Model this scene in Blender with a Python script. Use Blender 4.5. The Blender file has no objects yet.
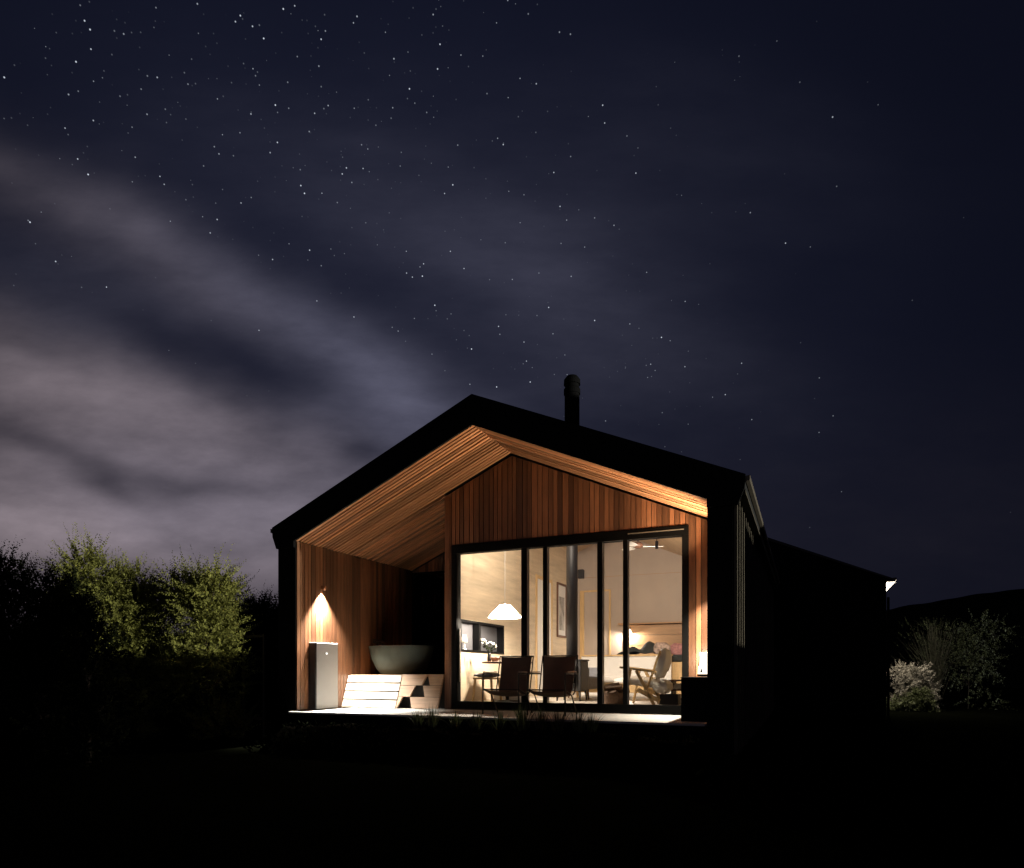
import bpy, bmesh, math, random
from mathutils import Vector, Matrix
random.seed(11)
S = bpy.context.scene
COL = S.collection
rad = math.radians

# ------------------------------------------------------------------ camera
FPX, TH, YH = 666.2, 0.4148, 672.6
CX, CY, CZ = 7.314, -7.815, 0.567
cd = bpy.data.cameras.new('camera'); cam = bpy.data.objects.new('camera', cd); COL.objects.link(cam)
cam.location = (CX, CY, CZ); cam.rotation_euler = (rad(90), 0, TH)
cd.sensor_width = 36; cd.lens = FPX / 1024 * 36; cd.shift_y = (YH - 434) / 1024
cd.clip_start = .05; cd.clip_end = 2000
S.camera = cam
CT, ST = math.cos(TH), math.sin(TH)

def at(px, py, Y):
    """the point of the plane y = Y that photograph pixel (px, py) shows"""
    k = (px - 512) / FPX
    d = (Y - CY) / (CT + k * ST)
    r = k * d
    return Vector((CX + r * CT - d * ST, Y, CZ + (YH - py) / FPX * d))

# ------------------------------------------------------------------ world: night sky with thin cloud and stars
W = bpy.data.worlds.new('World'); S.world = W; W.use_nodes = True
nt = W.node_tree; nt.nodes.clear()
def N(t, **k):
    n = nt.nodes.new(t)
    for a, b in k.items(): setattr(n, a, b)
    return n
def L(a, b): nt.links.new(a, b)
def math_(op, a, b=None, c=None, clamp=False):
    n = N('ShaderNodeMath', operation=op, use_clamp=clamp)
    for i, v in enumerate((a, b, c)):
        if v is None: continue
        if isinstance(v, (int, float)): n.inputs[i].default_value = v
        else: L(v, n.inputs[i])
    return n.outputs[0]
tc = N('ShaderNodeTexCoord')
def dot(v):
    n = N('ShaderNodeVectorMath', operation='DOT_PRODUCT'); L(tc.outputs['Generated'], n.inputs[0]); n.inputs[1].default_value = v
    return n.outputs['Value']
dr = dot((CT, ST, 0)); df = dot((-ST, CT, 0)); dz = dot((0, 0, 1))
df_ = math_('MAXIMUM', math_('ADD', math_('ABSOLUTE', df), 0.0), 0.25)
u0 = math_('DIVIDE', dr, df_); v0 = math_('DIVIDE', dz, df_)
comb = N('ShaderNodeCombineXYZ'); L(u0, comb.inputs[0]); L(v0, comb.inputs[1])
def noise(scale, detail, rough, rot=0, sc=(1, 1, 1), off=(0, 0, 0)):
    m = N('ShaderNodeMapping'); L(comb.outputs[0], m.inputs[0]); m.inputs['Rotation'].default_value = (0, 0, rot)
    m.inputs['Scale'].default_value = sc; m.inputs['Location'].default_value = off
    n = N('ShaderNodeTexNoise'); n.inputs['Scale'].default_value = scale; n.inputs['Detail'].default_value = detail
    n.inputs['Roughness'].default_value = rough; L(m.outputs[0], n.inputs['Vector'])
    return n.outputs['Fac']
na = noise(2.6, 3, .5, off=(3, 1, 0)); nb = noise(2.6, 3, .5, off=(7, 5, 2))
u = math_('ADD', u0, math_('MULTIPLY', math_('SUBTRACT', na, .5), .16))
v = math_('ADD', v0, math_('MULTIPLY', math_('SUBTRACT', nb, .5), .16))
def blob(px, py, sx, sy, ang, amp):
    """a soft elongated patch of cloud; sizes in the photograph's pixels, ang counts clockwise in the picture"""
    cu, cv = (px - 512) / FPX, (YH - py) / FPX
    c, s = math.cos(rad(ang)), math.sin(rad(ang))
    du = math_('SUBTRACT', u, cu); dv = math_('SUBTRACT', v, cv)
    a = math_('MULTIPLY', math_('SUBTRACT', math_('MULTIPLY', du, c), math_('MULTIPLY', dv, s)), FPX / sx)
    b = math_('MULTIPLY', math_('ADD', math_('MULTIPLY', du, s), math_('MULTIPLY', dv, c)), FPX / sy)
    q = math_('ADD', math_('MULTIPLY', a, a), math_('MULTIPLY', b, b))
    return math_('MULTIPLY', math_('EXPONENT', math_('MULTIPLY', q, -1.0)), amp)
def total(l):
    o = l[0]
    for x in l[1:]: o = math_('ADD', o, x)
    return o
streak = noise(3.4, 8, .60, rot=rad(26), sc=(.6, 1.7, 1))
fine = noise(8, 8, .62, rot=rad(20), sc=(.65, 1.6, 1), off=(2, 9, 0))
warm = total([blob(-40, 520, 280, 120, 10, .62), blob(60, 400, 260, 50, 22, .34), blob(160, 545, 280, 55, 4, .40), blob(40, 195, 230, 40, 30, .11),
              blob(150, 262, 160, 34, 30, .09), blob(290, 470, 150, 50, 10, .16), blob(180, 420, 160, 30, 18, .14), blob(930, 540, 280, 130, 0, .020)])
cool = total([blob(400, 450, 90, 60, 20, .20), blob(385, 405, 100, 44, 26, .34), blob(300, 335, 150, 30, 28, .16), blob(250, 500, 240, 70, 0, .30), blob(220, 290, 200, 40, 30, .12), blob(430, 210, 240, 70, 18, .075),
              blob(560, 290, 150, 70, 20, .085), blob(690, 150, 200, 70, 10, .035), blob(630, 390, 160, 60, 0, .05), blob(430, 270, 340, 150, 20, .032), blob(120, 330, 220, 90, 20, .10)])
dark = total([blob(185, 482, 80, 11, 6, .52), blob(60, 466, 90, 13, 18, .45), blob(105, 492, 34, 11, 6, .4), blob(265, 378, 130, 24, 20, .62), blob(150, 345, 60, 18, 30, .3), blob(60, 240, 150, 22, 22, .35),
              blob(240, 598, 120, 22, 10, .7), blob(350, 455, 30, 14, 0, .5), blob(20, 350, 90, 14, 12, .25)])
mod = math_('MULTIPLY', math_('MAXIMUM', math_('ADD', -.20, math_('MULTIPLY', streak, 2.4)), .15), math_('ADD', .50, math_('MULTIPLY', fine, 1.0)))
keep = math_('SUBTRACT', 1.0, dark, clamp=True)
warm = math_('MULTIPLY', math_('MULTIPLY', warm, mod), keep); cool = math_('MULTIPLY', math_('MULTIPLY', cool, mod), keep)
def scalecol(col, f):
    n = N('ShaderNodeVectorMath', operation='SCALE'); n.inputs[0].default_value = col; L(f, n.inputs['Scale']); return n.outputs[0]
def addv(a, b):
    n = N('ShaderNodeVectorMath', operation='ADD'); L(a, n.inputs[0]); L(b, n.inputs[1]); return n.outputs[0]
basefall = math_('ADD', .55, total([blob(300, 120, 520, 360, 0, .55), blob(500, 420, 420, 240, 0, .35)]))
basecol = scalecol((.0058, .0070, .0168), basefall)
cloudcol = addv(scalecol((.192, .156, .166), warm), scalecol((.140, .138, .195), cool))
# stars, thinned out by cloud and toward the right
vo = N('ShaderNodeTexVoronoi', feature='F1'); vo.inputs['Scale'].default_value = 185; L(tc.outputs['Generated'], vo.inputs['Vector'])
sep = N('ShaderNodeSeparateColor'); L(vo.outputs['Color'], sep.inputs[0])
dens = total([blob(250, 90, 330, 200, 0, .50), blob(520, 340, 150, 110, 10, .28), blob(670, 400, 80, 60, 15, .18), blob(700, 60, 600, 400, 0, .006), blob(120, 60, 200, 120, 0, .10)])
cover = math_('SUBTRACT', 1.0, math_('MULTIPLY', math_('ADD', warm, cool), 3.2), clamp=True)
thr = math_('SUBTRACT', 1.0, math_('MULTIPLY', dens, cover))
ison = math_('GREATER_THAN', sep.outputs[0], thr)
disc = math_('SUBTRACT', 1.0, math_('DIVIDE', vo.outputs['Distance'], .165), clamp=True)
mag = math_('ADD', .04, math_('MULTIPLY', math_('POWER', sep.outputs[1], 4.0), 1.3))
star = math_('MULTIPLY', math_('MULTIPLY', ison, math_('POWER', disc, .8)), mag)
allsky = addv(addv(basecol, cloudcol), scalecol((.80, .88, 1.0), star))
# a trace of physical twilight under it all
sky = N('ShaderNodeTexSky', sky_type='NISHITA'); sky.sun_disc = False; sky.sun_elevation = rad(.3); sky.sun_rotation = rad(92)
bgs = N('ShaderNodeBackground'); L(sky.outputs[0], bgs.inputs[0]); bgs.inputs[1].default_value = .00002
bg = N('ShaderNodeBackground'); L(allsky, bg.inputs[0]); bg.inputs[1].default_value = 1.0
ad = N('ShaderNodeAddShader'); L(bg.outputs[0], ad.inputs[0]); L(bgs.outputs[0], ad.inputs[1])
wo = N('ShaderNodeOutputWorld'); L(ad.outputs[0], wo.inputs[0])
W.cycles.sampling_method = 'MANUAL'; W.cycles.sample_map_resolution = 512

# low sun lamp from the right, standing in for an unseen distant lamp
sl = bpy.data.lights.new('side_light', 'SUN'); sl.energy = 3.1; sl.angle = rad(.5); sl.color = (1.0, .97, .82)
so = bpy.data.objects.new('side_light', sl); COL.objects.link(so)
AZ, EL = rad(-1.0), rad(.3)
tosun = Vector((math.cos(EL) * math.cos(AZ), math.cos(EL) * math.sin(AZ), math.sin(EL)))
so.rotation_euler = (-tosun).to_track_quat('-Z', 'Y').to_euler()
so.location = (30, -2, 6)

# lamp strengths (watts), used by the lamp builders below
P_PENDANT, P_READ, P_NICHE, P_SCONCE, P_WING, P_LANTERN, P_SPOT, P_UP, P_DOWN = 330, 45, .35, 1900, 210, 60, 380, 460, 420

S.render.engine = 'CYCLES'
S.view_settings.view_transform = 'Standard'; S.view_settings.look = 'None'
S.view_settings.exposure = 0; S.view_settings.gamma = 1; S.view_settings.use_curve_mapping = False
cy = S.cycles
cy.max_bounces = 8; cy.diffuse_bounces = 4; cy.glossy_bounces = 4; cy.transmission_bounces = 6; cy.transparent_max_bounces = 24
cy.caustics_reflective = False; cy.caustics_refractive = False; cy.sample_clamp_indirect = 4
cy.use_denoising = True; cy.use_adaptive_sampling = True; cy.adaptive_threshold = .01

# ------------------------------------------------------------------ materials
M = {}
def mat(name, col, rough=.6, metal=0, var=0, noise_scale=0, noise_amt=0, stretch=(1, 1, 1), bump=0, bump_scale=40, coat=0, trans=0, emis=None, estr=0, spec=.5):
    m = bpy.data.materials.new(name); m.use_nodes = True; t = m.node_tree; b = t.nodes['Principled BSDF']
    b.inputs['Roughness'].default_value = rough; b.inputs['Metallic'].default_value = metal; b.inputs['Specular IOR Level'].default_value = spec
    b.inputs['Coat Weight'].default_value = coat
    c = None
    rgb = t.nodes.new('ShaderNodeRGB'); rgb.outputs[0].default_value = (*col, 1); c = rgb.outputs[0]
    fac = None
    def mul(a, f):
        n = t.nodes.new('ShaderNodeVectorMath'); n.operation = 'SCALE'; t.links.new(a, n.inputs[0]); t.links.new(f, n.inputs['Scale']); return n.outputs[0]
    def mr(src, lo, hi):
        n = t.nodes.new('ShaderNodeMapRange'); n.inputs['To Min'].default_value = lo; n.inputs['To Max'].default_value = hi; t.links.new(src, n.inputs['Value']); return n
    if var:
        g = t.nodes.new('ShaderNodeNewGeometry'); c = mul(c, mr(g.outputs['Random Per Island'], 1 - var, 1 + var).outputs[0])
    tcn = t.nodes.new('ShaderNodeTexCoord'); mp = t.nodes.new('ShaderNodeMapping'); t.links.new(tcn.outputs['Object'], mp.inputs[0]); mp.inputs['Scale'].default_value = stretch
    if noise_amt:
        nz = t.nodes.new('ShaderNodeTexNoise'); nz.inputs['Scale'].default_value = noise_scale; nz.inputs['Detail'].default_value = 5; nz.inputs['Roughness'].default_value = .6
        t.links.new(mp.outputs[0], nz.inputs['Vector'])
        r = mr(nz.outputs['Fac'], 1 - noise_amt, 1 + noise_amt); r.inputs['From Min'].default_value = .25; r.inputs['From Max'].default_value = .75
        c = mul(c, r.outputs[0])
    t.links.new(c, b.inputs['Base Color'])
    if bump:
        nz2 = t.nodes.new('ShaderNodeTexNoise'); nz2.inputs['Scale'].default_value = bump_scale; nz2.inputs['Detail'].default_value = 4
        t.links.new(mp.outputs[0], nz2.inputs['Vector'])
        bp = t.nodes.new('ShaderNodeBump'); bp.inputs['Strength'].default_value = bump; bp.inputs['Distance'].default_value = .01
        t.links.new(nz2.outputs['Fac'], bp.inputs['Height']); t.links.new(bp.outputs[0], b.inputs['Normal'])
    if emis: b.inputs['Emission Color'].default_value = (*emis, 1); b.inputs['Emission Strength'].default_value = estr
    if trans:
        tr = t.nodes.new('ShaderNodeBsdfTranslucent'); t.links.new(c, tr.inputs[0])
        mx = t.nodes.new('ShaderNodeMixShader'); mx.inputs[0].default_value = trans
        t.links.new(b.outputs[0], mx.inputs[1]); t.links.new(tr.outputs[0], mx.inputs[2])
        t.links.new(mx.outputs[0], t.nodes['Material Output'].inputs[0])
    M[name] = m; return m
def glass(name, tint=(1, 1, 1), ior=1.45):
    m = bpy.data.materials.new(name); m.use_nodes = True; t = m.node_tree; t.nodes.clear()
    o = t.nodes.new('ShaderNodeOutputMaterial'); mx = t.nodes.new('ShaderNodeMixShader'); tr = t.nodes.new('ShaderNodeBsdfTransparent'); gl = t.nodes.new('ShaderNodeBsdfGlossy')
    fr = t.nodes.new('ShaderNodeFresnel'); fr.inputs[0].default_value = ior; gl.inputs['Roughness'].default_value = .01; tr.inputs[0].default_value = (*tint, 1)
    t.links.new(fr.outputs[0], mx.inputs[0]); t.links.new(tr.outputs[0], mx.inputs[1]); t.links.new(gl.outputs[0], mx.inputs[2]); t.links.new(mx.outputs[0], o.inputs[0])
    M[name] = m
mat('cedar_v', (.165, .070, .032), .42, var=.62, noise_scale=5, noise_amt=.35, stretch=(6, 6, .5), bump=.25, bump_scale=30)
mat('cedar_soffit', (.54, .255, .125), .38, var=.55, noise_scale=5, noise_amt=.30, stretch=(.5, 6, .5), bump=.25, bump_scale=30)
mat('cedar_trim', (.30, .135, .060), .45, noise_scale=6, noise_amt=.3, stretch=(6, 6, .5))
mat('backing', (.012, .010, .009), .9)
mat('black_paint', (.0045, .0045, .005), .85, noise_scale=8, noise_amt=.2, bump=.1, spec=.08)
mat('lit_clad', (.070, .060, .045), .75, var=.25, noise_scale=6, noise_amt=.3, stretch=(6, 6, .4), spec=.2)
mat('black_alu', (.0025, .0025, .0025), .6, spec=.06)
mat('alu_glint', (.10, .10, .11), .35, metal=.8)
mat('zinc', (.10, .083, .063), .6, noise_scale=9, noise_amt=.15)
mat('roof_metal', (.010, .010, .011), .6)
mat('ply', (.60, .49, .345), .6, noise_scale=3, noise_amt=.22, stretch=(.35, .35, 3.2), bump=.04)
mat('plaster', (.46, .38, .315), .8, noise_scale=2, noise_amt=.06)
mat('ply_ceiling', (.56, .41, .25), .6, noise_scale=3, noise_amt=.14, stretch=(3, .35, 3))
mat('ply_panel', (.42, .25, .13), .5, noise_scale=4, noise_amt=.2, stretch=(.4, 1, 5))
mat('floor', (.55, .50, .43), .35, noise_scale=3, noise_amt=.1)
mat('concrete', (.58, .57, .53), .75, noise_scale=7, noise_amt=.16, bump=.15, bump_scale=60)
mat('tub', (.055, .062, .050), .7, spec=.15, noise_scale=4, noise_amt=.18, bump=.05)
mat('pine_boards', (.40, .34, .27), .6, var=.06, noise_scale=5, noise_amt=.16, stretch=(.5, 5, 5), bump=.1)
mat('pine_shaded', (.26, .165, .10), .6, var=.15, noise_scale=5, noise_amt=.25, stretch=(.5, 5, 5), bump=.1)  # shaded copy of the pine, for boards outside the lamp's cone
mat('white_panel', (.82, .82, .82), .45, noise_scale=3, noise_amt=.04)
mat('dark_panel', (.012, .012, .014), .5)
mat('leather', (.080, .050, .033), .55, noise_scale=6, noise_amt=.3, bump=.15, bump_scale=90)
mat('black_steel', (.012, .012, .012), .4, metal=.6)
mat('iron', (.012, .011, .011), .55)
mat('oak', (.62, .42, .20), .5, noise_scale=6, noise_amt=.18, stretch=(4, 4, .7))
mat('white_cloth', (.82, .79, .74), .9, noise_scale=9, noise_amt=.06, bump=.3, bump_scale=25)
mat('white_paint', (.74, .72, .68), .55)
mat('grey_cloth', (.20, .20, .215), .9, noise_scale=12, noise_amt=.12, bump=.2)
mat('niche_grey', (.055, .055, .06), .7)
mat('dark_cloth', (.030, .034, .032), .9, noise_scale=9, noise_amt=.3, bump=.3, bump_scale=20)
mat('pink_cloth', (.42, .20, .19), .9, noise_scale=14, noise_amt=.5)
mat('print_cloth', (.40, .30, .25), .9, noise_scale=22, noise_amt=.8)
mat('wicker', (.13, .075, .045), .8, noise_scale=30, noise_amt=.5)
mat('bark', (.030, .022, .016), .9, noise_scale=12, noise_amt=.4, bump=.4)
mat('walnut', (.12, .055, .03), .5, noise_scale=6, noise_amt=.3, stretch=(5, 5, .5))
mat('paper', (.70, .69, .66), .8)
mat('art', (.36, .35, .33), .8, noise_scale=4, noise_amt=.7)
mat('shade', (.92, .88, .80), .8, trans=.8, emis=(1.0, .86, .66), estr=1.1)
mat('bulb', (1, .9, .8), .5, emis=(1.0, .80, .55), estr=14)
mat('led', (1, .9, .8), .5, emis=(1.0, .86, .66), estr=30)
mat('indicator', (1, 1, 1), .5, emis=(1.0, .95, .85), estr=2.5)
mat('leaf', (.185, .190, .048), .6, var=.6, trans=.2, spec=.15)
mat('leaf_dark', (.007, .009, .004), .8, var=.4, spec=.02)  # shade put into the leaf colour, for the unlit shrubs and conifers
mat('leaf_pale', (.33, .315, .275), .6, var=.7, trans=.2)
mat('leaf_green', (.10, .12, .055), .6, var=.5, trans=.2)
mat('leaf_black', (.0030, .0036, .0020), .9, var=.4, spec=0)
mat('leaf_dim', (.030, .038, .020), .7, var=.9, spec=.15)
mat('stem_grey', (.032, .033, .021), .8, var=.4)
mat('blade', (.055, .068, .028), .6, var=.5, trans=.25)
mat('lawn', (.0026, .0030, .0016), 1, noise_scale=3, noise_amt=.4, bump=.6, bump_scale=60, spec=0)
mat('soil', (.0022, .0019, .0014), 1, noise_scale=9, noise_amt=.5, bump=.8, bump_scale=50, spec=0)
mat('hill', (.012, .013, .010), 1, noise_scale=.3, noise_amt=.4, spec=0)
mat('fence_wood', (.10, .075, .05), .85, var=.25, noise_scale=5, noise_amt=.3, stretch=(5, 5, .6))
mat('log', (.16, .10, .06), .85, var=.4, noise_scale=10, noise_amt=.4)
mat('ceramic_dark', (.02, .02, .022), .35)
mat('petal', (.72, .70, .64), .7, trans=.2)
mat('lantern_white', (.78, .75, .68), .5, emis=(1.0, .88, .70), estr=2.2)
glass('glass'); glass('dark_glass', (.05, .05, .055))

# ------------------------------------------------------------------ mesh helpers
class MB:
    def __init__(s): s.v = []; s.f = []
    def quad(s, a, b, c, d):
        i = len(s.v); s.v += [tuple(a), tuple(b), tuple(c), tuple(d)]; s.f.append((i, i + 1, i + 2, i + 3)); return s
    def tri(s, a, b, c):
        i = len(s.v); s.v += [tuple(a), tuple(b), tuple(c)]; s.f.append((i, i + 1, i + 2)); return s
    def hexa(s, p):
        i = len(s.v); s.v += [tuple(q) for q in p]
        for f in ((0, 3, 2, 1), (4, 5, 6, 7), (0, 1, 5, 4), (1, 2, 6, 5), (2, 3, 7, 6), (3, 0, 4, 7)): s.f.append(tuple(i + k for k in f))
        return s
    def box(s, x0, x1, y0, y1, z0, z1):
        return s.hexa([(x0, y0, z0), (x1, y0, z0), (x1, y1, z0), (x0, y1, z0), (x0, y0, z1), (x1, y0, z1), (x1, y1, z1), (x0, y1, z1)])
    def beam(s, a, b, w, h, up=(0, 0, 1)):
        a = Vector(a); b = Vector(b); t = (b - a).normalized(); up = Vector(up)
        if abs(t.dot(up)) > .98: up = Vector((0, 1, 0))
        sd = t.cross(up).normalized() * w / 2; n = sd.cross(t).normalized() * h / 2
        return s.hexa([a - sd - n, a + sd - n, b + sd - n, b - sd - n, a - sd + n, a + sd + n, b + sd + n, b - sd + n])
    def prism(s, poly, f0, f1):
        n = len(poly); i = len(s.v); s.v += [tuple(f0(p)) for p in poly] + [tuple(f1(p)) for p in poly]
        s.f.append(tuple(range(i, i + n))); s.f.append(tuple(range(i + 2 * n - 1, i + n - 1, -1)))
        for k in range(n): s.f.append((i + k, i + n + k, i + n + (k + 1) % n, i + (k + 1) % n))
        return s
    def tube(s, pts, r, n=8, cap=True):
        pts = [Vector(p) for p in pts]; rs = r if isinstance(r, (list, tuple)) else [r] * len(pts); i0 = len(s.v)
        for k, p in enumerate(pts):
            t = (pts[min(k + 1, len(pts) - 1)] - pts[max(k - 1, 0)]).normalized()
            a = t.cross(Vector((0, 0, 1)) if abs(t.z) < .95 else Vector((1, 0, 0))).normalized(); b = t.cross(a)
            for q in range(n):
                an = 2 * math.pi * q / n; s.v.append(tuple(p + (a * math.cos(an) + b * math.sin(an)) * rs[k]))
        for k in range(len(pts) - 1):
            for q in range(n): s.f.append((i0 + k * n + q, i0 + k * n + (q + 1) % n, i0 + (k + 1) * n + (q + 1) % n, i0 + (k + 1) * n + q))
        if cap:
            s.f.append(tuple(i0 + q for q in range(n - 1, -1, -1))); e = i0 + (len(pts) - 1) * n; s.f.append(tuple(e + q for q in range(n)))
        return s
    def lathe(s, prof, n=32, c=(0, 0, 0), sx=1, sy=1, close=False):
        i0 = len(s.v)
        for (r, z) in prof:
            for q in range(n):
                a = 2 * math.pi * q / n; s.v.append((c[0] + r * sx * math.cos(a), c[1] + r * sy * math.sin(a), c[2] + z))
        for k in range(len(prof) - 1):
            for q in range(n): s.f.append((i0 + k * n + q, i0 + k * n + (q + 1) % n, i0 + (k + 1) * n + (q + 1) % n, i0 + (k + 1) * n + q))
        if close:
            s.f.append(tuple(i0 + q for q in range(n - 1, -1, -1))); e = i0 + (len(prof) - 1) * n; s.f.append(tuple(e + q for q in range(n)))
        return s
    def build(s, name, m, parent=None, smooth=False, bevel=0, recalc=True, sub=0):
        me = bpy.data.meshes.new(name); me.from_pydata(s.v, [], s.f); me.update()
        if recalc:
            bm = bmesh.new(); bm.from_mesh(me); bmesh.ops.recalc_face_normals(bm, faces=bm.faces); bm.to_mesh(me); bm.free()
        me.materials.append(M[m] if isinstance(m, str) else m)
        o = bpy.data.objects.new(name, me); COL.objects.link(o)
        if parent: o.parent = parent
        if smooth:
            for p in me.polygons: p.use_smooth = True
        if bevel:
            b = o.modifiers.new('bevel', 'BEVEL'); b.width = bevel; b.segments = 2; b.limit_method = 'ANGLE'
        if sub:
            b = o.modifiers.new('sub', 'SUBSURF'); b.levels = sub; b.render_levels = sub
        return o
def tag(o, label=None, cat=None, group=None, kind=None):
    for k, x in (('label', label), ('category', cat), ('group', group), ('kind', kind)):
        if x: o[k] = x
    return o
def thing(name, label, cat, loc=(0, 0, 0), rz=0, group=None):
    o = bpy.data.objects.new(name, None); COL.objects.link(o); o.location = loc; o.rotation_euler = (0, 0, rz); o.empty_display_size = .2
    return tag(o, label, cat, group)
def copy_tree(o, parent=None):
    c = o.copy(); COL.objects.link(c)
    if parent: c.parent = parent
    for ch in list(o.children): copy_tree(ch, c)
    return c
def lamp(name, kind, loc, power, col, parent=None, size=.04, **k):
    l = bpy.data.lights.new(name, kind); l.energy = power; l.color = col; l.shadow_soft_size = size
    for a, b in k.items(): setattr(l, a, b)
    o = bpy.data.objects.new(name, l); COL.objects.link(o); o.location = loc
    if parent: o.parent = parent
    return o
def puff(hx, hy, hz, seed=0, amp=.12, n=2):
    """a soft cushion-like lump"""
    bm = bmesh.new(); bmesh.ops.create_cube(bm, size=2); bmesh.ops.subdivide_edges(bm, edges=bm.edges, cuts=5, use_grid_fill=True)
    rnd = random.Random(seed); ph = [rnd.uniform(0, 6) for _ in range(6)]
    mb = MB()
    for v_ in bm.verts:
        p = v_.co; e = max(abs(p.x), abs(p.y)); k = 1 - .55 * max(0, e - .35) ** 2 / .42
        q = Vector((p.x * (1 - .05 * p.z * p.z), p.y * (1 - .05 * p.z * p.z), p.z * k))
        w = 1 + amp * math.sin(3 * p.x + ph[0]) * math.sin(3 * p.y + ph[1]) + amp * .6 * math.sin(6 * p.x + ph[2] + 4 * p.z) * math.sin(5 * p.y + ph[3])
        mb.v.append((q.x * hx, q.y * hy, q.z * hz * w))
    bm.verts.index_update(); mb.f = [tuple(v_.index for v_ in f.verts) for f in bm.faces]; bm.free()
    return mb

# ------------------------------------------------------------------ ground, hills
GZ = -.45
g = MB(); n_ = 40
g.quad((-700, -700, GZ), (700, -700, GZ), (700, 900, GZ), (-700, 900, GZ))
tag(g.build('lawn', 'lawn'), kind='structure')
def hill(name, pts, y0, depth, m='hill'):
    mb = MB(); rnd = random.Random(4)
    for i in range(len(pts) - 1):
        (xa, ya), (xb, yb) = pts[i], pts[i + 1]
        for k in range(14):
            f0, f1 = k / 14, (k + 1) / 14
            A = at(xa + (xb - xa) * f0, ya + (yb - ya) * f0, y0); B = at(xa + (xb - xa) * f1, ya + (yb - ya) * f1, y0)
            w0 = .04 * math.sin(A.x * .9) + .03 * math.sin(A.x * 2.3); w1 = .04 * math.sin(B.x * .9) + .03 * math.sin(B.x * 2.3)
            A.z += w0; B.z += w1
            fa = A + Vector((0, -depth * .8, 0)); fa.z = GZ - .2; fb = B + Vector((0, -depth * .8, 0)); fb.z = GZ - .2
            ra = A + Vector((0, depth, 0)); ra.z = GZ - .2; rb = B + Vector((0, depth, 0)); rb.z = GZ - .2
            ma = (A + fa) / 2; ma.z = A.z * .72; mb_ = (B + fb) / 2; mb_.z = B.z * .72
            mb.quad(fa, fb, mb_, ma); mb.quad(ma, mb_, B, A); mb.quad(A, B, rb, ra)
    o = mb.build(name, m, smooth=True, recalc=False); tag(o, kind='structure'); return o
hill('hill', [(840, 624), (900, 607), (960, 597), (1024, 588), (1150, 570)], 70, 30)
hill('far_hill', [(-300, 652), (0, 640), (200, 634), (300, 640), (500, 648)], 90, 30)

# ------------------------------------------------------------------ the cabin
WD, T = 6.628, .334                      # width, side wall thickness
RX = WD / 2
ZE, ZR, OV = 2.75, 4.206, .082           # outer eave, outer ridge, overhang
ZSE, ZSR = 2.535, 3.823                  # soffit at the inner wall face, soffit at ridge
YD, YA, YB, YEND = 1.256, 3.2, 7.2, 9.6  # door wall, alcove back, room back wall, end of the house
XC, XI, XR = 2.172, 2.33, WD - T         # outer and inner face of the alcove wall, inner face of right wall
FL = .10                                 # floor level inside
def zs(x): return ZSR - (ZSR - ZSE) / (RX - T) * abs(x - RX)
def zo(x): return ZR - (ZR - ZE) / (RX + OV) * abs(x - RX)

cabin = thing('cabin', 'black gabled timber cabin with glowing glazed front and cedar lined porch', 'house')
# side walls (solid, black in front)
wl = MB().box(0, T, 0, YEND, GZ, ZSE); wl.build('side_wall', 'black_paint', cabin)
wr = MB().box(XR, WD - .06, 0, YEND, GZ, ZSE); wr.build('side_wall', 'black_paint', cabin)
cl = MB(); bt = MB()
yy = .004
k = 0
while yy < YEND - .2:
    cl.box(WD - .059, WD - .043, yy + .002, yy + .295, GZ + .1, 2.56); bt.box(WD - .042, WD - .010, yy, yy + .09, GZ + .1, 2.56); yy += .30
cl.build('cladding', 'black_paint', cabin); bt.build('cladding_batten', 'lit_clad', cabin)  # battens coloured paler than the boards to paint in the light they catch
# roof: two solid slabs, with the fascia boards in front and gutters along the eaves
rf = MB()
for sgn in (1, -1):
    X = (lambda x: x) if sgn > 0 else (lambda x: WD - x)
    poly = [(X(-OV), ZE), (RX, ZR), (RX, ZSR + .04), (X(T), ZSE + .04), (X(0), ZSE + .04), (X(-OV + .012), ZE - .12)]
    rf.prism(poly, lambda p: (p[0], .0, p[1]), lambda p: (p[0], YEND + .1, p[1]))
roof = rf.build('roof', 'roof_metal', cabin)
fa = MB()
for sgn in (1, -1):
    X = (lambda x: x) if sgn > 0 else (lambda x: WD - x)
    poly = [(X(-OV), ZE + .012), (RX, ZR + .012), (RX, ZSR - .004), (X(T), ZSE - .004), (X(T), ZSE - .10), (X(0), ZSE - .10), (X(-OV + .01), ZE - .13)]
    fa.prism(poly, lambda p: (p[0], -.045, p[1]), lambda p: (p[0], -.004, p[1]))
fa.build('fascia', 'black_paint', roof)
for sgn in (1, -1):
    X = (lambda x: x) if sgn > 0 else (lambda x: WD - x)
    gt = MB(); prof = [(X(-OV - .004), ZE - .004), (X(-OV - .045), ZE + .0), (X(-OV - .042), ZE - .060), (X(-OV - .004), ZE - .068)]
    gt.prism(prof, lambda p: (p[0], -.03, p[1]), lambda p: (p[0], YEND, p[1])); gt.build('gutter', 'zinc', roof)
ef = MB().box(WD - .06, WD + OV - .004, .0, YEND, 2.57, 2.60); ef.build('eave_board', 'lit_clad', roof)
# standing seams
ss = MB()
for sgn in (1, -1):
    y = .3
    while y < YEND:
        xa = -OV if sgn > 0 else WD + OV
        ss.beam((xa, y, ZE + .02), (RX, y, ZR + .02), .02, .04); y += .45
ss.build('roof_seam', 'roof_metal', roof)
# chimney
chx, chy = 3.755, 2.75
ch = MB().lathe([(.125, 3.7), (.125, 5.20), (.138, 5.20), (.138, 5.28), (.118, 5.31), (.118, 5.36), (.138, 5.36), (.135, 5.44), (.09, 5.50), (.0, 5.51)], 28, (chx, chy, 0))
ch.build('chimney', 'black_paint', roof, smooth=False)
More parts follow.
